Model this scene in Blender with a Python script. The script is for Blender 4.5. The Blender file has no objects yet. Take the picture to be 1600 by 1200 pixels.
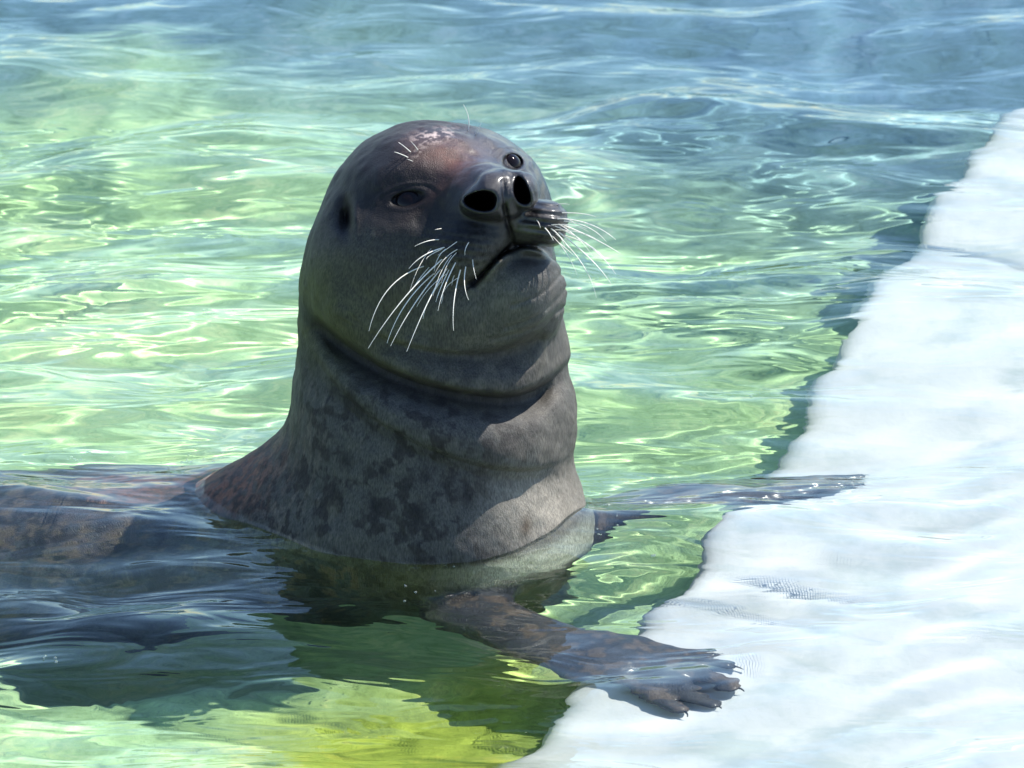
import bpy, math, random
import numpy as np
from mathutils import Vector

random.seed(7)
rng = np.random.default_rng(7)
scene = bpy.context.scene
COL = scene.collection

# ------------------------------------------------------------------ camera
S = 0.000625                 # metres per photo pixel at the seal
TH = math.radians(22.0)      # camera looks down by this
CT, ST = math.cos(TH), math.sin(TH)
DIST = 11200.0               # camera distance in photo pixels (7 m)
ZC = 186.0                   # aim point height above the water (pixels)
cam_d = bpy.data.cameras.new('camera')
cam = bpy.data.objects.new('camera', cam_d)
COL.objects.link(cam)
cam.location = (0, -DIST*CT*S, (DIST*ST + ZC)*S)
cam.rotation_euler = (math.pi/2 - TH, 0, 0)
cam_d.sensor_width = 36
cam_d.lens = 36*DIST/1600.0
cam_d.clip_start = 0.1
cam_d.clip_end = 500
cam_d.dof.use_dof = True
cam_d.dof.focus_distance = 6.87
cam_d.dof.aperture_fstop = 16.0
scene.camera = cam

# ------------------------------------------------------------------ world, sun, exposure
SUN = Vector((0.60, 0.36, 0.94)).normalized()       # towards the sun
elev = math.asin(SUN.z)
azim = math.atan2(SUN.x, SUN.y)                     # from +Y, clockwise
world = bpy.data.worlds.new("World")
scene.world = world
world.use_nodes = True
wn = world.node_tree.nodes
bg = wn['Background']
sky = wn.new('ShaderNodeTexSky')
sky.sky_type = 'NISHITA'
sky.sun_disc = False
sky.sun_elevation = elev
sky.sun_rotation = azim
sky.air_density = 1.0
sky.dust_density = 0.15
sky.ozone_density = 4.0
world.node_tree.links.new(sky.outputs[0], bg.inputs[0])
bg.inputs[1].default_value = 0.14
sun_d = bpy.data.lights.new('sun', 'SUN')
sun_d.energy = 5.0
sun_d.angle = math.radians(0.5)
sun_d.color = (1.0, 0.95, 0.87)
sun = bpy.data.objects.new('sun', sun_d)
COL.objects.link(sun)
sun.rotation_euler = SUN.to_track_quat('Z', 'Y').to_euler()
sun.location = (2, 2, 4)
sun_d.cycles.is_caustics_light = True               # real sun caustics through the water

scene.view_settings.view_transform = 'Standard'
scene.view_settings.look = 'None'
scene.view_settings.exposure = 0.98
scene.view_settings.gamma = 1.0
scene.view_settings.use_curve_mapping = False
cy = scene.cycles
cy.use_denoising = True
cy.denoiser = 'OPENIMAGEDENOISE'
cy.max_bounces = 10
cy.transmission_bounces = 8
cy.transparent_max_bounces = 8
cy.diffuse_bounces = 3
cy.glossy_bounces = 4
cy.caustics_reflective = True
cy.caustics_refractive = True
cy.blur_glossy = 0.5
cy.sample_clamp_indirect = 6.0
cy.sample_clamp_direct = 30.0

# ------------------------------------------------------------------ geometry of the view
CAMP = np.array([0.0, -DIST*CT, DIST*ST + ZC])


def V(px, py, w):
    """photo pixel + height towards the viewer (pixels) -> place in the world (pixel units)"""
    k = 1 - w/DIST
    x = (px-800)*k
    v = -(py-600)*k
    return np.array([x, v*ST - w*CT, v*CT + w*ST + ZC])


def view_of(p):
    """world (pixel units) -> photo px, py, w"""
    x = p[:, 0]
    y = p[:, 1]
    z = p[:, 2]-ZC
    v = y*ST + z*CT
    w = -y*CT + z*ST
    k = 1 - w/DIST
    return np.stack([x/k+800, 600-v/k, w], 1)


def ray(px, py):
    d = V(px, py, 0) - CAMP
    return d/np.linalg.norm(d)


def on_plane(px, py, z):
    d = ray(px, py)
    return CAMP + d*((z-CAMP[2])/d[2])


def under(px, py, z):
    """point at height z (<0) that is seen at px, py through flat water"""
    p = on_plane(px, py, 0)
    d = ray(px, py)
    t = np.array([d[0], d[1], 0])/1.333
    t[2] = -math.sqrt(max(1e-6, 1-t[0]**2-t[1]**2))
    return p + t*(z/t[2])


# ------------------------------------------------------------------ noise in numpy
_tab = rng.random(4096)


def vnoise(p, seed=0):
    p = np.asarray(p, float)
    i = np.floor(p).astype(np.int64)
    f = p-i
    f = f*f*f*(f*(f*6-15)+10)
    out = 0
    for dx in (0, 1):
        wx = f[:, 0] if dx else 1-f[:, 0]
        for dy in (0, 1):
            wy = f[:, 1] if dy else 1-f[:, 1]
            for dz in (0, 1):
                wz = f[:, 2] if dz else 1-f[:, 2]
                h = ((i[:, 0]+dx)*73856093 ^ (i[:, 1]+dy)*19349663 ^ (i[:, 2]+dz)*83492791 ^ (seed*2654435)) & 0x7fffffff
                h = (h ^ (h >> 13)) * 1274126177 & 0x7fffffff
                out = out + _tab[(h ^ (h >> 16)) & 4095]*wx*wy*wz
    return out


def fbm(p, o=4, seed=0):
    a, s, t = 0, 0.5, 0
    p = np.asarray(p, float)
    for k in range(o):
        a = a + s*vnoise(p*2**k, seed+k)
        t += s
        s *= .5
    return a/t


def sstep(a, b, x):
    t = np.clip((x-a)/(b-a), 0, 1)
    return t*t*(3-2*t)


# ------------------------------------------------------------------ mesh helpers
def mesh_obj(name, verts, faces, mat, parent=None, smooth=True):
    me = bpy.data.meshes.new(name)
    verts = np.asarray(verts, np.float32)
    faces = np.asarray(faces, np.int32)
    n = faces.shape[1]
    me.vertices.add(len(verts))
    me.vertices.foreach_set('co', verts.ravel())
    me.loops.add(faces.size)
    me.loops.foreach_set('vertex_index', faces.ravel())
    me.polygons.add(len(faces))
    me.polygons.foreach_set('loop_start', np.arange(0, faces.size, n, dtype=np.int32))
    me.polygons.foreach_set('loop_total', np.full(len(faces), n, np.int32))
    me.update(calc_edges=True)
    if smooth:
        me.polygons.foreach_set('use_smooth', np.ones(len(faces), bool))
    me.materials.append(mat)
    ob = bpy.data.objects.new(name, me)
    COL.objects.link(ob)
    if parent:
        ob.parent = parent
        ob.matrix_parent_inverse = parent.matrix_world.inverted()
    return ob


def grid_faces(nx, ny):
    i = np.arange(nx-1)
    j = np.arange(ny-1)
    I, J = np.meshgrid(i, j)
    a = (J*nx+I).ravel()
    return np.stack([a, a+1, a+nx+1, a+nx], 1)


def tag(o, label=None, cat=None, group=None, kind=None):
    if label:
        o['label'] = label
    if cat:
        o['category'] = cat
    if group:
        o['group'] = group
    if kind:
        o['kind'] = kind


def new_mat(name):
    m = bpy.data.materials.new(name)
    m.use_nodes = True
    nt = m.node_tree
    return m, nt, nt.nodes['Principled BSDF'], nt.nodes['Material Output']


def nd(nt, typ, **kw):
    n = nt.nodes.new(typ)
    for k, v in kw.items():
        if k in n.inputs:
            n.inputs[k].default_value = v
        else:
            setattr(n, k, v)
    return n


def ramp(nt, fac, stops):
    r = nt.nodes.new('ShaderNodeValToRGB')
    el = r.color_ramp.elements
    while len(el) < len(stops):
        el.new(0.5)
    for e, (p, c) in zip(el, stops):
        e.position = p
        e.color = (*c, 1) if len(c) == 3 else c
    nt.links.new(fac, r.inputs[0])
    return r.outputs[0]


# ------------------------------------------------------------------ materials
def mat_water():
    m, nt, b, out = new_mat('water_clear')
    nt.nodes.remove(b)
    g = nd(nt, 'ShaderNodeBsdfGlass')
    g.inputs['Color'].default_value = (0.95, 0.99, 0.975, 1)
    g.inputs['Roughness'].default_value = 0.0
    g.inputs['IOR'].default_value = 1.333
    tc = nd(nt, 'ShaderNodeTexCoord')
    mp = nd(nt, 'ShaderNodeMapping')
    mp.inputs['Scale'].default_value = (0.40, 1.0, 1.0)
    mp.inputs['Rotation'].default_value = (0, 0, 0.15)
    nt.links.new(tc.outputs['Object'], mp.inputs['Vector'])
    n = nd(nt, 'ShaderNodeTexNoise', Scale=19.0, Detail=2.2, Roughness=0.5, Distortion=0.7)
    nt.links.new(mp.outputs[0], n.inputs['Vector'])
    bp = nd(nt, 'ShaderNodeBump', Strength=1.0, Distance=0.0072)
    nt.links.new(n.outputs[0], bp.inputs['Height'])
    nt.links.new(bp.outputs[0], g.inputs['Normal'])
    nt.links.new(g.outputs[0], out.inputs[0])
    return m


def mat_floor():
    m, nt, b, out = new_mat('algae_floor')
    tc = nd(nt, 'ShaderNodeTexCoord')
    L = nt.links.new
    n1 = nd(nt, 'ShaderNodeTexNoise', Scale=5.0, Detail=6.0, Roughness=0.6)
    L(tc.outputs['Object'], n1.inputs['Vector'])
    n2 = nd(nt, 'ShaderNodeTexNoise', Scale=38.0, Detail=5.0, Roughness=0.65)
    L(tc.outputs['Object'], n2.inputs['Vector'])
    mixn = nd(nt, 'ShaderNodeMix', data_type='FLOAT')
    mixn.inputs[0].default_value = 0.5
    L(n1.outputs[0], mixn.inputs[2])
    L(n2.outputs[0], mixn.inputs[3])
    c = ramp(nt, mixn.outputs[0], [(0.30, (0.13, 0.18, 0.08)), (0.42, (0.25, 0.32, 0.16)),
                                    (0.52, (0.34, 0.42, 0.23)), (0.66, (0.56, 0.54, 0.30))])
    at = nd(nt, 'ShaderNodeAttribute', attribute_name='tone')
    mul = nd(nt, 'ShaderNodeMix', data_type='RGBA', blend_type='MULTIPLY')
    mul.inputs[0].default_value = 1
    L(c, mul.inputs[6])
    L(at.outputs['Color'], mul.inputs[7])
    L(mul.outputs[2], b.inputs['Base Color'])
    b.inputs['Roughness'].default_value = 0.9
    bp = nd(nt, 'ShaderNodeBump', Strength=0.6, Distance=0.01)
    L(n2.outputs[0], bp.inputs['Height'])
    L(bp.outputs[0], b.inputs['Normal'])
    return m


def mat_ledge():
    m, nt, b, out = new_mat('white_painted_concrete')
    L = nt.links.new
    tc = nd(nt, 'ShaderNodeTexCoord')
    n1 = nd(nt, 'ShaderNodeTexNoise', Scale=9.0, Detail=6.0, Roughness=0.6)
    L(tc.outputs['Object'], n1.inputs['Vector'])
    c = ramp(nt, n1.outputs[0], [(0.36, (0.37, 0.40, 0.40)), (0.50, (0.49, 0.49, 0.49)), (0.62, (0.54, 0.53, 0.53))])
    L(c, b.inputs['Base Color'])
    b.inputs['Roughness'].default_value = 0.85
    n2 = nd(nt, 'ShaderNodeTexNoise', Scale=60.0, Detail=5.0)
    L(tc.outputs['Object'], n2.inputs['Vector'])
    bp = nd(nt, 'ShaderNodeBump', Strength=0.3, Distance=0.004)
    L(n2.outputs[0], bp.inputs['Height'])
    L(bp.outputs[0], b.inputs['Normal'])
    return m


def mat_skin():
    m, nt, b, out = new_mat('wet_seal_fur')
    L = nt.links.new
    tc = nd(nt, 'ShaderNodeTexCoord')
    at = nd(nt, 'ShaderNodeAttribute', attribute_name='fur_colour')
    gl = nd(nt, 'ShaderNodeAttribute', attribute_name='wetness')
    mp = nd(nt, 'ShaderNodeMapping')
    mp.inputs['Scale'].default_value = (1.0, 1.0, 0.22)
    L(tc.outputs['Object'], mp.inputs['Vector'])
    hair = nd(nt, 'ShaderNodeTexNoise', Scale=700.0, Detail=3.0, Roughness=0.6)
    L(mp.outputs[0], hair.inputs['Vector'])
    grain = nd(nt, 'ShaderNodeTexNoise', Scale=900.0, Detail=2.0, Roughness=0.6)
    L(tc.outputs['Object'], grain.inputs['Vector'])
    c = ramp(nt, hair.outputs[0], [(0.3, (0.62, 0.62, 0.62)), (0.7, (1.38, 1.38, 1.38))])
    mul = nd(nt, 'ShaderNodeMix', data_type='RGBA', blend_type='MULTIPLY')
    mul.inputs[0].default_value = 1
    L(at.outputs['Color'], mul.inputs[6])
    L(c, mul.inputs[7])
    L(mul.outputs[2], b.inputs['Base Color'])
    rr = nd(nt, 'ShaderNodeMapRange')
    rr.inputs['To Min'].default_value = 0.62
    rr.inputs['To Max'].default_value = 0.30
    L(gl.outputs['Fac'], rr.inputs['Value'])
    L(rr.outputs[0], b.inputs['Roughness'])
    sp = nd(nt, 'ShaderNodeMapRange')
    sp.inputs['To Min'].default_value = 0.06
    sp.inputs['To Max'].default_value = 0.26
    L(gl.outputs['Fac'], sp.inputs['Value'])
    L(sp.outputs[0], b.inputs['Specular IOR Level'])
    cw = nd(nt, 'ShaderNodeMapRange')
    cw.inputs['From Min'].default_value = 0.62
    cw.inputs['To Min'].default_value = 0.0
    cw.inputs['To Max'].default_value = 0.45
    L(gl.outputs['Fac'], cw.inputs['Value'])
    L(cw.outputs[0], b.inputs['Coat Weight'])
    b.inputs['Coat Roughness'].default_value = 0.16
    sp2 = nd(nt, 'ShaderNodeMapRange')
    sp2.inputs['To Min'].default_value = 0.4
    sp2.inputs['To Max'].default_value = 1.0
    L(gl.outputs['Fac'], sp2.inputs['Value'])
    bp = nd(nt, 'ShaderNodeBump', Strength=0.55, Distance=0.0009)
    L(hair.outputs[0], bp.inputs['Height'])
    bp2 = nd(nt, 'ShaderNodeBump', Strength=0.5, Distance=0.0007)
    L(sp2.outputs[0], bp2.inputs['Strength'])
    L(grain.outputs[0], bp2.inputs['Height'])
    L(bp.outputs[0], bp2.inputs['Normal'])
    L(bp2.outputs[0], b.inputs['Normal'])
    return m


def simple(name, col, rough, **kw):
    m, nt, b, out = new_mat(name)
    b.inputs['Base Color'].default_value = (*col, 1)
    b.inputs['Roughness'].default_value = rough
    for k, v in kw.items():
        b.inputs[k.replace('_', ' ')].default_value = v
    return m


M_WATER, M_FLOOR, M_LEDGE, M_SKIN = mat_water(), mat_floor(), mat_ledge(), mat_skin()
M_EYE = simple('dark_wet_eye', (0.006, 0.004, 0.005), 0.07, IOR=1.34, Specular_IOR_Level=0.3)
M_WHISKER = simple('pale_whisker', (0.78, 0.74, 0.66), 0.35)
M_CLAW = simple('dark_claw', (0.06, 0.05, 0.05), 0.3)
M_FOAM = simple('bubble_film', (0.9, 0.95, 0.95), 0.05, Transmission_Weight=0.9, IOR=1.1)

# ------------------------------------------------------------------ water surface
NW = 54
_wr = np.random.default_rng(21)
_lam = 0.070*(0.60/0.070)**(_wr.random(NW))
_ang = math.pi/2 + 0.16 + _wr.normal(0, 0.42, NW)
_ph = _wr.random(NW)*6.283
_k = 2*math.pi/_lam
_slope = 0.0245*(_lam/0.2)**0.25
_amp = _slope/_k


def sealdist(X, Y):
    return np.sqrt((X+0.09)**2+(Y+0.045)**2)


def wave(X, Y):
    """height of the water, metres"""
    wx = 0.035*np.sin(5.1*Y+2.2*X+1.0)+0.030*np.sin(7.9*X-3.3*Y+2.0)+0.018*np.sin(13*Y+6*X)
    wy = 0.040*np.sin(4.3*X-1.7*Y+0.4)+0.022*np.sin(8.7*X+5.1*Y+4.0)+0.012*np.sin(15*X-4*Y+1.0)
    x = X+wx
    y = Y+wy
    h = 0
    env = 1.0+0.45*np.sin(4.1*X+2.0*Y+1.0)*np.sin(3.3*Y-1.2*X+2.0)
    for i in range(NW):
        g = 1.0 if _lam[i] > 0.12 else env
        a = _k[i]*(x*math.cos(_ang[i])+y*math.sin(_ang[i]))+_ph[i]
        h = h + g*_amp[i]*np.sin(a)
    # rings the seal sends out
    r = sealdist(X, Y)
    rg = np.sin((r-0.15)*2*math.pi/0.075 + 6*wx) * np.exp(-((r-0.17)/0.11)**2)
    h = h + 0.0004*rg*np.exp(-((r-0.1)/0.14)**4)
    # chop stirred up by the near flipper
    rf = np.sqrt((X-0.13)**2+(Y+0.37)**2)
    h = h + 0.0006*np.exp(-((rf-0.02)/0.13)**2)*np.sin(2*math.pi*(rf/0.08)+20*wx)
    # water piled over the back on the left
    h = h + 0.010*np.exp(-((X+0.42)/0.22)**2-((Y+0.10)/0.11)**2)
    h = h + 0.006*np.exp(-(((X+0.46)-(Y+0.2)*.4)/0.10)**2-((Y+0.26)/0.05)**2)
    return h


def build_water():
    xs = np.concatenate([np.linspace(-14, -0.85, 80)[:-1], np.arange(-0.85, 0.85, 0.0026), np.linspace(0.85, 14, 80)[1:]])
    ys = np.concatenate([np.linspace(-9, -0.85, 50)[:-1], np.arange(-0.85, 1.5, 0.0030), np.linspace(1.5, 30, 100)[1:]])
    X, Y = np.meshgrid(xs, ys)
    x, y = X.ravel(), Y.ravel()
    z = wave(x, y)
    near = (np.abs(x+0.09) < 0.34) & (np.abs(y+0.05) < 0.24)
    pn = np.stack([x[near]/S, y[near]/S, x[near]*0], 1)
    dn = in_chunks(sdf, pn)*S
    z[near] += 0.0026*np.exp(-np.maximum(dn, 0)/0.0055)
    v = np.stack([x, y, z], 1)
    o = mesh_obj('water', v, grid_faces(len(xs), len(ys)), M_WATER)
    tag(o, 'clear rippled green pool water around the seal', None, None, 'structure')
    o.cycles.is_caustics_caster = True
    return o



# ------------------------------------------------------------------ pool floor and white ledge
LEDGE_Z = -95.0
_edge = [(700, 1420), (815, 1200), (890, 1100), (985, 985), (1080, 915), (1118, 830), (1180, 745), (1242, 650),
        (1325, 520), (1400, 420), (1462, 325), (1535, 215), (1610, 150), (1750, 60), (2100, -170)]
EDGE = np.array([under(px, py, LEDGE_Z)[:2]*S for px, py in _edge])


def build_floor():
    xs = np.concatenate([np.linspace(-14, -1.4, 30)[:-1], np.arange(-1.4, 1.4, 0.012), np.linspace(1.4, 14, 30)[1:]])
    ys = np.concatenate([np.linspace(-9, -1.2, 24)[:-1], np.arange(-1.2, 2.2, 0.012), np.linspace(2.2, 30, 50)[1:]])
    X, Y = np.meshgrid(xs, ys)
    x, y = X.ravel(), Y.ravel()
    far = sstep(1.2, 1.9, y+0.5*x)
    z = -0.34 + 0.10*far + 0.19*sstep(-0.05, -0.36, y) + 0.05*(fbm(np.stack([x*4, y*4, x*0], 1), 4, 3)-.5) + 0.015*(fbm(np.stack([x*22, y*22, x*0], 1), 3, 4)-.5)
    de = np.clip(np.interp(y, EDGE[:, 1], EDGE[:, 0])-x, 0, 1)
    z = z + 0.15*np.exp(-(de/0.16)**2)*sstep(0.9, 0.45, y)
    z = np.where(z > -0.18, -0.18+0.25*(z+0.18), z)
    o = mesh_obj('pool_floor', np.stack([x, y, z], 1), grid_faces(len(xs), len(ys)), M_FLOOR)
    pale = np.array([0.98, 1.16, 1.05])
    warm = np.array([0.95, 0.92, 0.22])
    dark = np.array([0.27, 0.42, 1.02])  # far floor: blue of the sky reflection put into the bottom colour
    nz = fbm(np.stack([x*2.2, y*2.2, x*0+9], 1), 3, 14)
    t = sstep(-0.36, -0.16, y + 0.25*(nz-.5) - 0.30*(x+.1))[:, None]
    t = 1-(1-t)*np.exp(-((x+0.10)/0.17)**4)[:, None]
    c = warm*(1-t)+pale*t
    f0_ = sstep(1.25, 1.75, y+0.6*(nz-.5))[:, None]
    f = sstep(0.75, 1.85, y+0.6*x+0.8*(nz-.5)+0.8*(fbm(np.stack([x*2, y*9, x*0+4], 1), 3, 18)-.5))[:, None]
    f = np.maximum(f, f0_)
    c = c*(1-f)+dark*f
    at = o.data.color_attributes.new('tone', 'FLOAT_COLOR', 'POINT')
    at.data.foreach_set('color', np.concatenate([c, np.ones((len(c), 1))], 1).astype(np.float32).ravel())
    tag(o, 'yellow green algae covered bottom of the pool', None, None, 'structure')
    o.cycles.is_caustics_receiver = True


def build_ledge():
    pts = EDGE
    # densify with uneven worn edge
    seg = np.concatenate([[0], np.cumsum(np.linalg.norm(np.diff(pts, axis=0), axis=1))])
    t = np.arange(0, seg[-1], 0.008)
    ex = np.interp(t, seg, pts[:, 0])
    ey = np.interp(t, seg, pts[:, 1])
    ex = ex + 0.045*(fbm(np.stack([t*7, t*0, t*0], 1), 3, 61)-.5)
    # profile across: bottom of the face, face, rounded lip, top going right
    prof = [(-0.035, -0.50), (-0.025, -0.30), (-0.016, -0.16), (-0.010, -0.10), (-0.006, -0.080), (0.0, -0.068), (0.008, -0.0615), (0.02, -0.0594)]
    for d in list(np.arange(0.035, 1.2, 0.015)) + [2, 4, 8, 12]:
        prof.append((d, -0.0594 + 0.012*min(d, 3)))
    prof = np.array(prof)
    prof[:, 1] = np.maximum(prof[:, 1], -2)
    nx, ny = len(prof), len(t)
    D = np.tile(prof[:, 0], (ny, 1))
    Z = np.tile(prof[:, 1], (ny, 1))
    X = ex[:, None]+D
    Y = np.tile(ey[:, None], (1, nx))
    n = fbm(np.stack([X.ravel()*6, Y.ravel()*6, Z.ravel()*6], 1), 4, 44).reshape(X.shape)-.5
    Z = Z + 0.010*n*sstep(-0.2, -0.05, Z)
    X = X + 0.015*n*(Z < -0.08)
    Z = np.where(D > 1.3, -0.045, Z)
    o = mesh_obj('white_ledge', np.stack([X.ravel(), Y.ravel(), Z.ravel()], 1), grid_faces(nx, ny), M_LEDGE)
    tag(o, 'submerged white painted concrete ledge along the right of the pool', None, None, 'structure')
    o.cycles.is_caustics_receiver = True


build_floor()
build_ledge()

# ------------------------------------------------------------------ the seal, as one sculpted surface
def smin(a, b, k):
    h = np.clip(0.5+0.5*(b-a)/k, 0, 1)
    return b*(1-h)+a*h-k*h*(1-h)


def ell(p, c, r, R=None):
    q = p-c
    if R is not None:
        q = q@R
    r = np.asarray(r, float)
    k0 = np.sqrt(((q/r)**2).sum(1))
    k1 = np.sqrt(((q/(r*r))**2).sum(1))+1e-9
    return k0*(k0-1)/k1


def capsule(p, a, b, ra, rb):
    ab = b-a
    t = np.clip(((p-a)@ab)/(ab@ab), 0, 1)
    d = p-a-t[:, None]*ab
    return np.sqrt((d*d).sum(1))-(ra+(rb-ra)*t)


# view axes in world
RX = np.array([1.0, 0, 0])
RV = np.array([0, ST, CT])
RW = np.array([0, -CT, ST])
VIEW = np.stack([RX, RV, RW], 1)
# head axes (view frame r, up, towards) -> world
fv = np.array([0.43, 0.30, 0.85])
fv /= np.linalg.norm(fv)
lv = np.array([0.79, 0.27, -0.50])
lv -= fv*(lv@fv)
lv /= np.linalg.norm(lv)
uv = np.cross(fv, lv)
if uv[1] < 0:
    uv = -uv
HEAD = VIEW@np.stack([lv, uv, fv], 1)


def poly2(p2, pts):
    """signed distance (positive = below the line in the photo) to a polyline in the view plane"""
    best = np.full(len(p2), 1e9)
    sign = np.ones(len(p2))
    for (x0, y0), (x1, y1) in zip(pts[:-1], pts[1:]):
        dx, dy = x1-x0, y1-y0
        t = np.clip(((p2[:, 0]-x0)*dx+(p2[:, 1]-y0)*dy)/(dx*dx+dy*dy), 0, 1)
        ex, ey = p2[:, 0]-x0-t*dx, p2[:, 1]-y0-t*dy
        d = np.hypot(ex, ey)
        cr = dx*(p2[:, 1]-y0)-dy*(p2[:, 0]-x0)
        m = d < best
        best = np.where(m, d, best)
        sign = np.where(m, np.where(cr >= 0, 1, -1), sign)
    return best*sign


def smooth_pts(pts, n=3):
    pts = np.array(pts, float)
    for _ in range(n):
        q = [pts[0]]
        for a, b in zip(pts[:-1], pts[1:]):
            q += [a*.75+b*.25, a*.25+b*.75]
        q.append(pts[-1])
        pts = np.array(q)
    return pts


def cr2(pts):
    return smooth_pts(pts, 1)


FOLD_A = cr2([(560, 512), (600, 533), (650, 548), (705, 556), (760, 555), (815, 541), (862, 505), (890, 465)])
FOLD_B = cr2([(470, 470), (500, 508), (545, 545), (605, 582), (670, 606), (740, 620), (800, 624), (850, 606), (900, 560)])
FOLD_C = cr2([(455, 510), (495, 570), (545, 630), (610, 678), (690, 714), (760, 735), (830, 741), (880, 725), (925, 690)])
MOUTH = cr2([(880, 404), (865, 398), (845, 386), (820, 382), (797, 388), (776, 402), (758, 424), (740, 444)])
PHIL = [(788, 322), (792, 345), (801, 374), (803, 384)]
EYES = [(637, 311, 26, 12, -12), (801, 253, 16, 12, 14)]
NOSTRILS = [(752, 314, 26, 14.5, 8, 372), (815, 299, 12.5, 20, -24, 366)]
CREASES = [cr2([(790, 512), (835, 498), (872, 468), (884, 450)]), cr2([(770, 530), (830, 517), (880, 480)]),
           cr2([(800, 478), (845, 462), (880, 425)])]
# flipper bones (world, pixel units) found by looking through the water
FZ = -70.0
NEAR_ARM = [under(735, 955, -125), under(840, 1000, -94), under(950, 1025, FZ-4), under(1030, 1040, FZ-4)]
FAR_ARM = [under(870, 830, -95), under(1000, 795, -72), under(1110, 775, FZ), under(1210, 762, FZ)]
NEAR_TIPS = [(1112, 1022, 17), (1138, 1044, 17), (1140, 1070, 16), (1114, 1092, 15), (1062, 1100, 14)]
FAR_TIPS = [(1340, 734, 16), (1338, 746, 16), (1326, 758, 15), (1300, 768, 15), (1255, 777, 14)]
NEAR_TIPW = [under(a, b, FZ-8) for a, b, r in NEAR_TIPS]
FAR_TIPW = [under(a, b, FZ-8) for a, b, r in FAR_TIPS]


def flat_cap(p, a, b, ra, rb, flat):
    """capsule squashed in height about the line"""
    ab = b-a
    t = np.clip(((p-a)@ab)/(ab@ab), 0, 1)
    d = p-a-t[:, None]*ab
    d = d*np.array([1, 1, 1/flat])
    return (np.sqrt((d*d).sum(1))-(ra+(rb-ra)*t))*max(flat, 0.45)


BODY = [  # centre line of the trunk under water, with radii
    (np.array([-110.0, -40, -130]), 228), (np.array([-330.0, 0, -208]), 222), (np.array([-640.0, 10, -252]), 234),
    (np.array([-1050.0, 60, -320]), 225), (np.array([-1500.0, 140, -350]), 150), (np.array([-1800.0, 190, -340]), 70)]


def far_parts(p):
    f = np.full(len(p), 1e9)
    for (a, ra), (b, rb) in zip(BODY[:-1], BODY[1:]):
        f = smin(f, capsule(p, a, b, ra, rb), 60)
    for s in (-1, 1):
        f = smin(f, flat_cap(p, np.array([-1800.0, 190+20*s, -340]), np.array([-2130.0, 240+95*s, -330]), 50, 95, 0.28), 30)
    return f


def flippers(p):
    out = np.full(len(p), 1e9)
    for arm, tips, R4, sp in ((NEAR_ARM, NEAR_TIPW, (80, 70, 84, 74), 56), (FAR_ARM, FAR_TIPW, (62, 50, 62, 58), 40)):
        f = flat_cap(p, arm[0], arm[1], R4[0], R4[1], 0.62)
        f = smin(f, flat_cap(p, arm[1], arm[2], R4[1], R4[2], 0.34), 20)
        f = smin(f, flat_cap(p, arm[2], arm[3], R4[2], R4[3], 0.17), 20)
        for i, t in enumerate(tips):
            base = arm[2]*(0.35+0.1*i)+arm[3]*(0.65-0.1*i)
            base = base + (np.array([0, 1, 0])*sp*(1-0.5*i))
            f = smin(f, flat_cap(p, base, t+np.array([0, 0, 3.0]), 25, 14, 0.50), 8)
        out = np.minimum(out, f)
    return out


def part(fun, p, m):
    """evaluate only where the piece can matter"""
    o = np.full(len(p), 1e3)
    if m.any():
        o[m] = fun(p[m])
    return o


def head_mass(p):
    # head masses
    f = ell(p, V(671, 377, 95), (175, 188, 205), VIEW)
    f = smin(f, ell(p, V(752, 327, 90), (108, 112, 130), VIEW), 40)
    f = smin(f, ell(p, V(612, 430, 150), (126, 118, 120), VIEW), 50)
    f = smin(f, ell(p, V(747, 330, 250), (86, 70, 108), HEAD), 30)
    # whisker pads
    f = smin(f, ell(p, V(733, 388, 298), (66, 52, 66), HEAD), 22)
    f = smin(f, ell(p, V(836, 357, 276), (49, 42, 62), HEAD), 16)
    # lower jaw and throat
    jaw = ell(p, V(806, 450, 232), (72, 66, 92), VIEW)
    jaw = smin(jaw, ell(p, V(740, 478, 170), (140, 88, 130), VIEW), 40)
    f = smin(f, jaw, 12)
    # nose pad
    f = smin(f, ell(p, V(780, 302, 344), (59, 40, 36), HEAD), 11)
    f = smin(f, ell(p, V(749, 311, 348), (35, 29, 34), VIEW), 8)
    f = smin(f, ell(p, V(817, 297, 344), (27, 32, 30), VIEW), 8)
    return f


def neck_mass(p):
    n = capsule(p, V(672, 470, 60), V(678, 640, 40), 205, 215)
    n = smin(n, capsule(p, V(678, 640, 40), V(668, 800, 5), 214, 232), 30)
    n = smin(n, ell(p, V(668, 850, -10), (236, 200, 220), VIEW), 40)
    return n


def trunk(p):
    b = far_parts(p)
    sad = ell(p, V(520, 830, -70), (190, 150, 150), VIEW)
    return smin(b, sad, 90)


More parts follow.
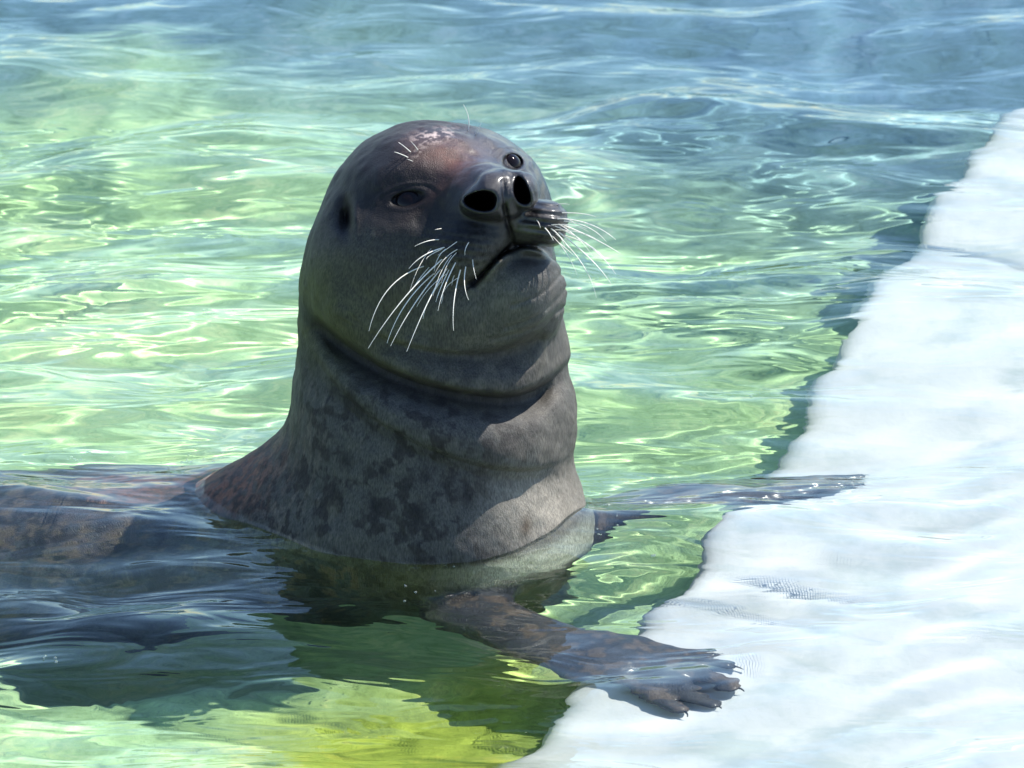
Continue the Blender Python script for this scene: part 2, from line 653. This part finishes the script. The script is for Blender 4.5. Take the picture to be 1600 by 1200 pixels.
def sdf(p):
    q = view_of(p)
    q2 = q[:, :2]
    x, z = p[:, 0], p[:, 2]
    f = part(head_mass, p, (z > 150) & (x > -420))
    f = smin(f, part(neck_mass, p, (x > -620) & (x < 420)), 30)
    f = smin(f, part(trunk, p, (z < 240)), 90)
    f = smin(f, part(flippers, p, (x > -160) & (z < 40) & (z > -210)), 34)
    nb_ = np.abs(f) < 14
    if nb_.any():
        f[nb_] += 3.4*(vnoise(p[nb_]/34+3.1, 12)-.5)+1.5*(vnoise(p[nb_]/13+1.7, 13)-.5)
    near = (q[:, 2] > -60) & (q[:, 0] > 380) & (q[:, 1] > 150) & (q[:, 1] < 900)
    if near.any():
        g = f[near]
        Q = q[near]
        P2 = q2[near]
        w = Q[:, 2]
        fr = sstep(-40, 90, w)*sstep(470, 540, Q[:, 0])*(1-0.75*sstep(835, 880, Q[:, 0]))
        for pts, up, A, B, lo in ((FOLD_A, 45, 9, 3, 26), (FOLD_B, 62, 42, 16, 30), (FOLD_C, 70, 9, 9, 50)):
            s = poly2(P2, pts)
            ends = sstep(0, 60, np.hypot(P2[:, 0]-pts[0][0], P2[:, 1]-pts[0][1]))
            bul = np.where(s < 0, np.exp(-((s+up*0.45)/(up*0.5))**2), np.exp(-0.81)*np.exp(-(s/7)**2))
            cre = np.where(s < 0, np.exp(-(s/6)**2), np.exp(-(s/lo)**2))
            g = g + fr*ends*(A*cre-B*bul)
        # mouth
        s = poly2(P2, MOUTH)
        fm = sstep(120, 200, w)
        g = g + fm*(9*np.exp(-(s/5.0)**2) + 7*np.where(s > 0, np.exp(-(s/16)**2), np.exp(-(s/4)**2)) - 3.0*np.exp(-((s+11)/9)**2))
        s = poly2(P2, PHIL)
        g = g + fm*5.5*np.exp(-(s/3.6)**2)
        for pts in CREASES:
            s = poly2(P2, pts)
            g = g + fm*2.6*np.exp(-(s/3.5)**2)
        # nostrils
        for cx, cy_, rx, ry, a, wc in NOSTRILS:
            ca, sa = math.cos(math.radians(a)), math.sin(math.radians(a))
            dep = np.clip(wc-25-w, 0, 200)
            dx, dy = (P2[:, 0]-cx+0.25*dep)*(1+dep/130), (P2[:, 1]-cy_-0.12*dep)*(1+dep/130)
            u_ = (dx*ca+dy*sa)/rx
            v_ = (-dx*sa+dy*ca)/ry
            rr = np.sqrt(u_*u_+v_*v_)
            th_ = np.arctan2(v_, u_)
            rr = rr*(1+0.10*np.sin(2*th_+0.8)+0.07*np.sin(3*th_+2.0))
            deep = sstep(wc-135, wc-100, w)
            g = g + deep*130*(1-sstep(0.50, 1.08, rr))
            g = g - sstep(wc-40, wc-20, w)*3.2*np.exp(-((rr-1.25)/0.22)**2)*(0.55+0.45*np.sin(np.arctan2(v_, u_)*1.0+0.6))
        # septum notch and nose top line
        s = poly2(P2, [(786, 284), (790, 330)])
        g = g + sstep(250, 290, w)*3.5*np.exp(-(s/3.5)**2)
        # bridge beside the nose, hollow under each brow
        for ex, ey, rx, ry, a in EYES:
            ca, sa = math.cos(math.radians(a)), math.sin(math.radians(a))
            dx, dy = P2[:, 0]-ex, P2[:, 1]-ey
            u_ = (dx*ca+dy*sa)
            v_ = (-dx*sa+dy*ca)
            rr = np.sqrt((u_/rx)**2+(v_/ry)**2)
            m = sstep(40, 120, w)
            g = g + m*(15 if rx > 20 else 5)*np.exp(-(rr/2.7)**2)
            g = g + m*5.5*(1-sstep(0.75, 1.12, rr))
            g = g - m*(1.3 if rx > 20 else 1.0)*np.exp(-((rr-1.3)/0.26)**2)
            g = g - m*1.4*np.exp(-((rr-1.95)/0.22)**2)*sstep(3, -6, v_)
        # cheek hollow between eye and nose
        s = poly2(P2, [(655, 345), (700, 320), (735, 285)])
        g = g + sstep(100, 200, w)*5*np.exp(-(s/14)**2)
        # ear
        dx, dy = P2[:, 0]-541, P2[:, 1]-343
        rr = np.sqrt((dx/9)**2+(dy/24)**2)
        g = g + sstep(-40, 40, w)*(16*np.exp(-(rr)**2) + 5*np.exp(-((dx+6)/14)**2-(dy/34)**2))
        g = g - sstep(-40, 40, w)*4*np.exp(-((dx-13)/7)**2-(dy/26)**2)
        # skin wrinkles on the pads and fur lumpiness
        pad = np.exp(-(((P2[:, 0]-860)/38)**2+((P2[:, 1]-350)/30)**2))+0.7*np.exp(-(((P2[:, 0]-720)/50)**2+((P2[:, 1]-392)/32)**2))
        g = g + fm*pad*2.2*np.sin((P2[:, 1]-0.12*(P2[:, 0]-800))*2*math.pi/13.0)
        f[near] = g
    return f


def nets(fun, lo, hi, h, warp=None):
    """sparse surface nets: blocks of 8^3 cells, only where the surface passes"""
    B = 8
    lo = np.array(lo, float)
    nb = np.ceil((np.array(hi)-lo)/(h*B)).astype(int)
    W = warp if warp else (lambda x: x)
    I = np.stack(np.meshgrid(*[np.arange(n) for n in nb], indexing='ij'), -1).reshape(-1, 3)
    c = W(lo+(I+.5)*h*B)
    ext = W(lo+(I+1)*h*B)-W(lo+I*h*B)
    fc = np.concatenate([fun(c[k:k+200000]) for k in range(0, len(c), 200000)])
    qc = view_of(c)
    face_ = (qc[:, 0] > 480) & (qc[:, 0] < 910) & (qc[:, 1] > 200) & (qc[:, 1] < 660) & (qc[:, 2] > 100)
    nose_ = face_ & (qc[:, 0] > 700) & (qc[:, 0] < 850) & (qc[:, 1] > 255) & (qc[:, 1] < 350)
    I = I[np.abs(fc) < np.linalg.norm(ext, axis=1)*0.60+12+24*face_+110*nose_]
    N = nb*B+1
    o = np.arange(B+1)
    G = np.stack(np.meshgrid(o, o, o, indexing='ij'), -1).reshape(-1, 3)
    cells_id, cells_p = [], []
    faces = []
    st = np.array([N[1]*N[2], N[2], 1])
    edges = []
    for k in range(0, len(I), 300):
        J = I[k:k+300]
        idx = (J[:, None, :]*B+G[None]).reshape(-1, 3)
        f = fun(W(lo+idx*h)).reshape(-1, B+1, B+1, B+1)
        base = J*B
        cnt = np.zeros((len(J), B, B, B))
        acc = np.zeros((len(J), B, B, B, 3))
        s = f < 0
        for ax in range(3):
            sl0 = [slice(None)]*4
            sl1 = [slice(None)]*4
            sl0[ax+1] = slice(0, B)
            sl1[ax+1] = slice(1, B+1)
            f0, f1 = f[tuple(sl0)], f[tuple(sl1)]
            cr = (f0 < 0) != (f1 < 0)
            t = np.where(cr, f0/np.where(cr, f0-f1, 1), 0)
            o1, o2 = [a for a in range(3) if a != ax]
            for d1 in (0, 1):
                for d2 in (0, 1):
                    sl = [slice(None)]*4
                    sl[o1+1] = slice(d1, B+d1)
                    sl[o2+1] = slice(d2, B+d2)
                    c_ = cr[tuple(sl)]
                    cnt += c_
                    acc[..., ax] += np.where(c_, t[tuple(sl)], 0)
                    acc[..., o1] += c_*d1
                    acc[..., o2] += c_*d2
            # edges owned by this block (start index inside 0..B-1 in all axes)
            e = np.argwhere(cr[:, :B, :B, :B])
            if len(e):
                gi = base[e[:, 0]]+e[:, 1:]
                sg = f0[e[:, 0], e[:, 1], e[:, 2], e[:, 3]] < 0
                edges.append((ax, gi, sg))
        a = np.argwhere(cnt > 0)
        gi = base[a[:, 0]]+a[:, 1:]
        m = cnt[a[:, 0], a[:, 1], a[:, 2], a[:, 3]]
        pp = gi + acc[a[:, 0], a[:, 1], a[:, 2], a[:, 3]]/m[:, None]
        cells_id.append(gi@st)
        cells_p.append(pp)
    cid = np.concatenate(cells_id)
    cp = np.concatenate(cells_p)
    o_ = np.argsort(cid)
    cid, cp = cid[o_], cp[o_]
    for ax, gi, sg in edges:
        o1, o2 = [(1, 2), (2, 0), (0, 1)][ax]
        e1 = np.zeros(3, int)
        e2 = np.zeros(3, int)
        e1[o1] = 1
        e2[o2] = 1
        q = np.stack([(gi-e1-e2)@st, (gi-e2)@st, gi@st, (gi-e1)@st], 1)
        j = np.searchsorted(cid, q)
        j = np.clip(j, 0, len(cid)-1)
        ok = (cid[j] == q).all(1)
        j = j[ok]
        s_ = sg[ok]
        j = np.where(s_[:, None], j, j[:, ::-1])
        faces.append(j)
    F = np.concatenate(faces)
    P = W(lo+cp*h)
    used = np.unique(F)
    mp = np.full(len(P), -1)
    mp[used] = np.arange(len(used))
    return P[used], mp[F]


def warpx(p):
    q = warp0(p)
    z = q[:, 2]
    q[:, 2] = np.where(z < 120, 120+(z-120)*(1+0.6*np.clip((120-z)/80, 0, 1)), z)
    x = q[:, 0]
    q[:, 0] = np.where(x > 130, 130+(x-130)*(1+0.4*np.clip((x-130)/80, 0, 1)), x)
    return q


def warp0(p):
    q = p.copy()
    x = q[:, 0]
    q[:, 0] = np.where(x < -390, -390+(x+390)*(1+2.2*np.clip((-390-x)/220, 0, 1)), x)
    return q


def grad(fun, p, e=1.0):
    g = np.zeros_like(p)
    for a in range(3):
        d = np.zeros(3)
        d[a] = e
        g[:, a] = (fun(p+d)-fun(p-d))/(2*e)
    return g


def in_chunks(fun, p, n=60000):
    return np.concatenate([fun(p[k:k+n]) for k in range(0, len(p), n)])


P, F = nets(sdf, (-1010, -760, -360), (500, 430, 640), 2.5, warpx)


def relax(p):
    g = grad(sdf, p)
    f = sdf(p)
    st_ = (f/np.maximum((g*g).sum(1), .25))[:, None]*g
    l = np.linalg.norm(st_, axis=1)[:, None]
    return p-st_*np.minimum(1, 3.0/np.maximum(l, 1e-6))


P = in_chunks(relax, P)
# drop stray islands: keep the biggest connected piece
par = np.arange(len(P))
lab = np.arange(len(P))
for _ in range(400):
    m = lab[F].min(1)
    new = lab.copy()
    for c_ in range(4):
        np.minimum.at(new, F[:, c_], m)
    new = new[new]
    if (new == lab).all():
        break
    lab = new
ids, cn = np.unique(lab, return_counts=True)
keep = lab == ids[cn.argmax()]
mp = np.full(len(P), -1)
mp[keep] = np.arange(keep.sum())
F = F[keep[F[:, 0]]]
F = mp[F]
P = P[keep]
print('seal verts', len(P), 'faces', len(F))

# ---- colours of the coat
Q = view_of(P)
px, py, pw = Q.T


def blob(cx, cy, rx, ry, a=0):
    ca, sa = math.cos(math.radians(a)), math.sin(math.radians(a))
    dx, dy = px-cx, py-cy
    return np.exp(-((dx*ca+dy*sa)/rx)**2-((-dx*sa+dy*ca)/ry)**2)


def mixc(c, col, a):
    a = np.clip(a, 0, 1)[:, None]
    return c*(1-a)+np.array(col)*a


n_big = fbm(P/60, 3, 1)
n_mid = fbm(P/22, 4, 2)
n_fine = fbm(P/7, 3, 3)
stre = fbm(P*np.array([1/8, 1/8, 1/45]), 3, 4)
front = sstep(0, 120, pw)
c = np.tile(np.array([0.125, 0.118, 0.108]), (len(P), 1))
c = mixc(c, (0.20, 0.185, 0.155), sstep(0.45, 0.65, n_mid)*0.7)
# mottled body: darker, with dark spots
body = sstep(560, 700, py+0.35*(700-px))
c = mixc(c, (0.115, 0.115, 0.115), body*0.6)
wp = np.stack([vnoise(P/11+2, 41), vnoise(P/11+5, 42), vnoise(P/11+9, 43)], 1)-.5
spots = sstep(0.47, 0.62, fbm((P+16*wp)*np.array([1/20, 1/20, 1/27])+5.5, 3, 8))
c = mixc(c, (0.035, 0.030, 0.033), spots*(0.28+0.42*body)*sstep(430, 560, py))
pale = sstep(0.56, 0.70, stre)
c = mixc(c, (0.24, 0.22, 0.19), pale*body*sstep(620, 420, px)*0.7)
# rusty back at the waterline
c = mixc(c, (0.34, 0.17, 0.12), np.clip(1.3*blob(350, 725, 75, 60, -30)+0.7*sstep(300, 200, px), 0, 1)*(0.3+1.2*sstep(.35,.65,stre)))
# back of the neck and left side: green pool bounce painted as olive coat
c = mixc(c, (0.135, 0.14, 0.06), sstep(600, 490, px)*sstep(360, 450, py)*(1-body)*(0.55+0.8*n_mid))
c = mixc(c, (0.15, 0.15, 0.07), 0.6*blob(590, 500, 90, 75, 30)*(0.4+1.2*n_mid))
# dark head
hd = 1-sstep(330, 430, py-0.18*(px-700))
c = mixc(c, (0.050, 0.046, 0.055), hd*0.92)
c = mixc(c, (0.055, 0.053, 0.055), blob(600, 430, 110, 70)*0.5)
# russet forehead and bridge
c = mixc(c, (0.20, 0.085, 0.06), 0.8*blob(705, 243, 66, 34, 20)*(0.5+n_mid))
c = mixc(c, (0.16, 0.085, 0.07), 0.8*blob(690, 295, 60, 9, -40))
c = mixc(c, (0.15, 0.09, 0.07), 0.5*blob(665, 225, 20, 14, 0))
sc_ = sstep(0.50, 0.58, n_fine)*blob(678, 212, 30, 9, -10)
c = mixc(c, (0.85, 0.66, 0.58), sc_*1.3)
c = mixc(c, (0.42, 0.33, 0.29), sstep(0.52, 0.6, n_fine)*blob(655, 235, 9, 14, 30))
# dark round the eyes, nose, pads
for ex, ey, rx, ry, a in EYES:
    c = mixc(c, (0.018, 0.016, 0.022), blob(ex-4, ey+2, rx*2.1, ry*2.5)*(0.92 if rx > 20 else 0.6))
c = mixc(c, (0.028, 0.028, 0.036), blob(783, 305, 66, 42)*0.95)
c = mixc(c, (0.045, 0.045, 0.048), blob(720, 375, 55, 36)*0.9)
c = mixc(c, (0.050, 0.042, 0.042), blob(862, 345, 40, 28)*0.9)
c = mixc(c, (0.21, 0.20, 0.17), blob(800, 372, 48, 12, -14)*0.6)
ml = poly2(Q[:, :2], MOUTH)
c = mixc(c, (0.25, 0.24, 0.19), np.exp(-((ml+7)/5)**2)*sstep(100, 180, pw)*0.7)
c = mixc(c, (0.035, 0.03, 0.03), np.exp(-(ml/3.0)**2)*sstep(100, 180, pw)*0.8)
c = mixc(c, (0.17, 0.17, 0.15), blob(800, 470, 80, 70)*0.55)
c = mixc(c, (0.045, 0.045, 0.05), blob(828, 412, 36, 18)*0.6)
# inside of nostrils and ear
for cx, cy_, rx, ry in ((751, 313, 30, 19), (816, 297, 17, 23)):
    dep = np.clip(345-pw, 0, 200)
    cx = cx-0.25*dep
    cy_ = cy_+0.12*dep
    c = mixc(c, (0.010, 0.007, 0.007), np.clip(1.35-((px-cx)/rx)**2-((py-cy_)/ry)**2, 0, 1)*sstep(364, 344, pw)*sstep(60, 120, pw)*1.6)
c = mixc(c, (0.012, 0.010, 0.010), blob(542, 343, 8, 20)*(pw > 0))
for pts, g_ in ((FOLD_B, .75), (FOLD_C, .35), (FOLD_A, .3)):  # shade under the neck folds painted into the coat
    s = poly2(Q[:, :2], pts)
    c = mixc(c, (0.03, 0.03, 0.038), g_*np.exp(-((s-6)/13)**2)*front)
# pale chest at the right
c = mixc(c, (0.60, 0.54, 0.44), blob(850, 810, 80, 90)*0.85)
c = mixc(c, (1.3, 1.3, 1.05), np.clip(blob(850, 910, 110, 80)*1.1, 0, .9)*sstep(-150, -70, P[:, 2])*sstep(20, -10, P[:, 2])*sstep(975, 935, py))  # sunlit underwater chest: brightness of the light painted into the fur
c = mixc(c, (0.20, 0.19, 0.165), blob(870, 640, 40, 110)*0.6)
c = mixc(c, (0.10, 0.055, 0.03), blob(822, 822, 9, 18, 10)*0.7)
for k_ in range(6):
    for j_ in range(7):
        c = mixc(c, (0.012, 0.011, 0.012), 0.8*blob(694+j_*12+k_*3, 366+k_*11-j_*3, 2.6, 2.6)*sstep(180, 240, pw))
        c = mixc(c, (0.012, 0.011, 0.012), 0.8*blob(832+j_*8, 338+k_*9+j_*1.5, 2.2, 2.2)*sstep(180, 240, pw))
for sx, sy, r_ in ((730, 775, 14), (655, 800, 13), (585, 790, 12), (665, 745, 10), (520, 770, 14), (600, 735, 10), (470, 740, 12), (540, 720, 12)):
    c = mixc(c, (0.035, 0.032, 0.036), blob(sx, sy, r_, r_*1.2)*0.8)
# flippers: sky reflection tinted into the coat as blue-grey, with rusty mottling
fl = sstep(660, 720, px)*sstep(-30, -50, P[:, 2])*sstep(935, 975, py) + (px > 925)*(P[:, 2] < 0)
fl = np.clip(fl, 0, 1)
c = mixc(c, (0.075, 0.08, 0.10), fl*1.0)
c = mixc(c, (0.26, 0.19, 0.15), fl*sstep(0.48, 0.66, n_mid)*0.6)
# submerged trunk: reflected sky mixed in as slate blue, then rusty and dark spots
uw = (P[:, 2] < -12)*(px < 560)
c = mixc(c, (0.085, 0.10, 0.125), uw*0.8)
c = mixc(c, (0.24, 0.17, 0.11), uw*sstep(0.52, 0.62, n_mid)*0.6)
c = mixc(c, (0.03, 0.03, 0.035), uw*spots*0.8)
c = c*(0.82+0.36*n_fine)[:, None]*(0.46-0.24*hd*(1-blob(700, 240, 90, 45, 15)))[:, None]
wet = np.clip(0.2+0.38*hd+0.8*blob(795, 238, 55, 42)+0.5*blob(783, 300, 60, 40)+0.3*blob(690, 215, 50, 20)+0.8*blob(860, 350, 60, 60)+0.5*blob(850, 480, 40, 40)+0.6*(P[:, 2] < 18), 0, 1)

seal = bpy.data.objects.new('seal', None)
COL.objects.link(seal)
seal.location = (-0.09, -0.045, -0.32)
bpy.context.view_layer.update()
tag(seal, 'wet dark grey seal raising head and neck from the water, flippers over white ledge', 'seal')
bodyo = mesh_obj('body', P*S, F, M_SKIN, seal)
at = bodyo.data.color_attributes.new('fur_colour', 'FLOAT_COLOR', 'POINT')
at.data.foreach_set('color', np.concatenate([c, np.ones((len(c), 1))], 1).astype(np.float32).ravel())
a2 = bodyo.data.attributes.new('wetness', 'FLOAT', 'POINT')
a2.data.foreach_set('value', wet.astype(np.float32))
bodyo.cycles.is_caustics_receiver = True
# is the winding outward?
me = bodyo.data
nrm = np.zeros(3*len(me.polygons), np.float32)
me.polygons.foreach_get('normal', nrm)
cen = P[F].mean(1)
sel = rng.integers(0, len(F), 2000)
gd = grad(sdf, cen[sel])
if (nrm.reshape(-1, 3)[sel]*gd).sum() < 0:
    me.flip_normals()


def surf_w(x, y, start=520):
    ws = np.arange(start, -250, -2.0)
    pts = np.array([V(x, y, w) for w in ws])
    f = sdf(pts)
    k = np.argmax(f < 0)
    return ws[k] if f[k] < 0 else 0.0


# ---- eyes
def uvsphere(r, nu=32, nv=20):
    vs, fs = [], []
    for j in range(nv+1):
        t = math.pi*j/nv
        for i in range(nu):
            a = 2*math.pi*i/nu
            vs.append((r*math.sin(t)*math.cos(a), r*math.sin(t)*math.sin(a), r*math.cos(t)))
    for j in range(nv):
        for i in range(nu):
            fs.append((j*nu+i, j*nu+(i+1) % nu, (j+1)*nu+(i+1) % nu, (j+1)*nu+i))
    return np.array(vs), np.array(fs)


for ex, ey, rx, ry, a in EYES:
    sv, sf = uvsphere(1.0)
    R_ = rx*(1.15 if rx > 20 else 1.22)
    w0 = surf_w(ex, ey)
    sp_ = V(ex, ey, w0)
    gn = grad(sdf, sp_[None]+0.0, 6.0)[0]
    gn = gn/np.linalg.norm(gn)*0.7+RW*0.3
    gn /= np.linalg.norm(gn)
    cpt = sp_ - gn*(R_-(6.5 if rx > 20 else 7.6))
    mesh_obj('eye', (sv*R_+cpt)*S, sf[:, ::-1], M_EYE, seal)


# ---- tubes
def tube(name, pts, r0, r1, mat, parent, n=14, k=6):
    pts = np.array(pts, float)
    a, b, c3 = pts
    t = np.linspace(0, 1, n)[:, None]
    ctrl = 2*b-0.5*(a+c3)
    cur = (1-t)**2*a+2*t*(1-t)*ctrl+t*t*c3
    tan = np.gradient(cur, axis=0)
    tan /= np.linalg.norm(tan, axis=1)[:, None]
    ref = np.array([0.3, 0.2, 0.93])
    u_ = np.cross(tan, ref)
    u_ /= np.linalg.norm(u_, axis=1)[:, None]
    v_ = np.cross(tan, u_)
    r = (r0+(r1-r0)*t**1.3)
    vs = []
    for i in range(k):
        an = 2*math.pi*i/k
        vs.append(cur+r*(u_*math.cos(an)+v_*math.sin(an)))
    vs = np.stack(vs, 1).reshape(-1, 3)
    fs = []
    for j in range(n-1):
        for i in range(k):
            fs.append((j*k+i, j*k+(i+1) % k, (j+1)*k+(i+1) % k, (j+1)*k+i))
    return mesh_obj(name, vs*S, fs, mat, parent)


WH = [  # start, middle, end in the enlarged crop, lift towards viewer, thickness
    ((630, 785), (455, 895), (358, 1100), 70, 1.0), ((715, 750), (520, 950), (355, 1182), 85, 1.05), ((675, 820), (535, 970), (445, 1158), 75, 1.0),
    ((705, 800), (570, 980), (462, 1172), 80, 1.0), ((735, 795), (640, 965), (540, 1198), 90, 1.1), ((705, 860), (645, 955), (618, 1040), 50, .8),
    ((778, 765), (725, 880), (690, 1002), 60, .95), ((800, 800), (768, 950), (765, 1097), 70, 1.0), ((825, 785), (818, 875), (838, 950), 45, .9),
    ((730, 695), (625, 735), (550, 800), 40, .95), ((700, 660), (640, 667), (578, 692), 30, .8), ((857, 752), (862, 800), (875, 850), 25, .7),
    ((845, 665), (824, 700), (820, 735), 18, .7), ((712, 915), (713, 940), (705, 968), 14, .7), ((795, 660), (742, 698), (690, 735), 20, .6),
    ((770, 830), (761, 852), (757, 880), 18, .7), ((720, 700), (655, 733), (635, 755), 20, .7), ((712, 606), (692, 609), (675, 612), 10, .7),
    ((650, 790), (600, 850), (565, 905), 30, .8), ((745, 800), (700, 900), (680, 960), 36, .8),
    ((1290, 560), (1430, 590), (1545, 660), 30, 1.0), ((1290, 590), (1440, 655), (1568, 728), 35, 1.1), ((1285, 610), (1430, 700), (1545, 825), 40, 1.05),
    ((1265, 620), (1420, 750), (1522, 872), 45, 1.05), ((1280, 530), (1380, 535), (1450, 550), 20, .8), ((1262, 492), (1290, 488), (1322, 490), 8, .7),
    ((1290, 570), (1410, 600), (1500, 670), 24, .8), ((1285, 660), (1395, 795), (1452, 940), 45, .6), ((1200, 600), (1225, 628), (1245, 665), 22, .9),
    ((1230, 605), (1272, 640), (1320, 700), 26, .95), ((1265, 670), (1302, 700), (1340, 732), 20, .8), ((1160, 560), (1176, 582), (1182, 604), 10, .7),
    ((1300, 640), (1420, 690), (1500, 760), 34, .8),
    ((835, 137), (836, 70), (812, 10), 12, .85), ((872, 157), (884, 128), (898, 100), 10, .75), ((562, 243), (532, 215), (500, 192), 14, 1.0),
    ((552, 268), (515, 250), (480, 238), 14, 1.0), ((597, 234), (577, 206), (560, 188), 12, .7), ((572, 285), (557, 278), (540, 272), 8, .6)]
_w = random.Random(5)
for _ in range(7):
    ax_, ay_ = _w.uniform(640, 800), _w.uniform(700, 860)
    L_ = _w.uniform(90, 260)
    an = math.radians(_w.uniform(112, 134))
    e_ = (ax_+L_*math.cos(an), ay_+L_*math.sin(an))
    WH.append(((ax_, ay_), ((ax_*.5+e_[0]*.5)-10, (ay_*.5+e_[1]*.5)-12), e_, L_*.25, _w.uniform(.4, .65)))
for _ in range(9):
    ax_, ay_ = _w.uniform(1220, 1285), _w.uniform(560, 660)
    L_ = _w.uniform(90, 240)
    an = math.radians(_w.uniform(5, 60))
    e_ = (ax_+L_*math.cos(an), ay_+L_*math.sin(an))
    WH.append(((ax_, ay_), ((ax_*.5+e_[0]*.5)+10, (ay_*.5+e_[1]*.5)-10), e_, L_*.15, _w.uniform(.4, .65)))
for a, b, c3, lift, th in WH:
    A = (460+a[0]/3.077, 160+a[1]/3.077)
    B_ = (460+b[0]/3.077, 160+b[1]/3.077)
    C_ = (460+c3[0]/3.077, 160+c3[1]/3.077)
    w0 = surf_w(*A)
    if w0 == 0.0:
        w0 = 200
    wB = max(w0+lift*.55, surf_w(*B_)+8 if a[0] < 1000 else -999)
    wC = max(w0+lift*.8, surf_w(*C_)+10 if a[0] < 1000 else -999)
    tube('whisker', [V(*A, w0-3), V(*B_, wB), V(*C_, wC)], (0.95 if A[0] < 840 else 1.15)*th, 0.28*th, M_WHISKER, seal)

# ---- claws on both fore flippers
for arm, tips in ((NEAR_ARM, NEAR_TIPW), (FAR_ARM, FAR_TIPW)):
    for t_ in tips:
        d = t_-arm[2]
        d[2] = 0
        d /= np.linalg.norm(d)
        a = t_+d*4+np.array([0, 0, 3])
        tube('claw', [a, a+d*11+np.array([0, 0, 1]), a+d*20+np.array([0, 0, -6])], 3.6, 0.8, M_CLAW, seal, n=8)

water = build_water()

# ------------------------------------------------------------------ small bubbles floating on the water
bs, bf = uvsphere(1.0, 10, 6)
bf = bf[:, ::-1]
vs, fs, off = [], [], 0
spots_ = [(118, 717, 12, 8), (140, 706, 7, 6), (1022, 887, 5, 3), (80, 1040, 18, 5), (640, 925, 60, 6), (760, 868, 40, 8), (345, 745, 20, 7), (300, 712, 40, 14), (210, 735, 45, 12), (820, 838, 22, 10), (700, 890, 30, 8), (960, 860, 50, 6), (420, 560, 200, 8), (1050, 560, 160, 6)]
for cx, cy_, sp, n in spots_:
    for i in range(n):
        p0 = on_plane(cx+random.gauss(0, sp*.6), cy_+random.gauss(0, sp*.25), 0)*S
        z = float(wave(np.array([p0[0]]), np.array([p0[1]]))[0])
        r = random.uniform(0.0006, 0.0017)
        vs.append(bs*r*np.array([1, 1, .8])+np.array([p0[0], p0[1], z+r*.3]))
        fs.append(bf+off)
        off += len(bs)
o = mesh_obj('foam_bubbles', np.concatenate(vs), np.concatenate(fs), M_FOAM)
tag(o, 'tiny clear bubbles drifting on the water surface', 'bubbles', None, 'stuff')
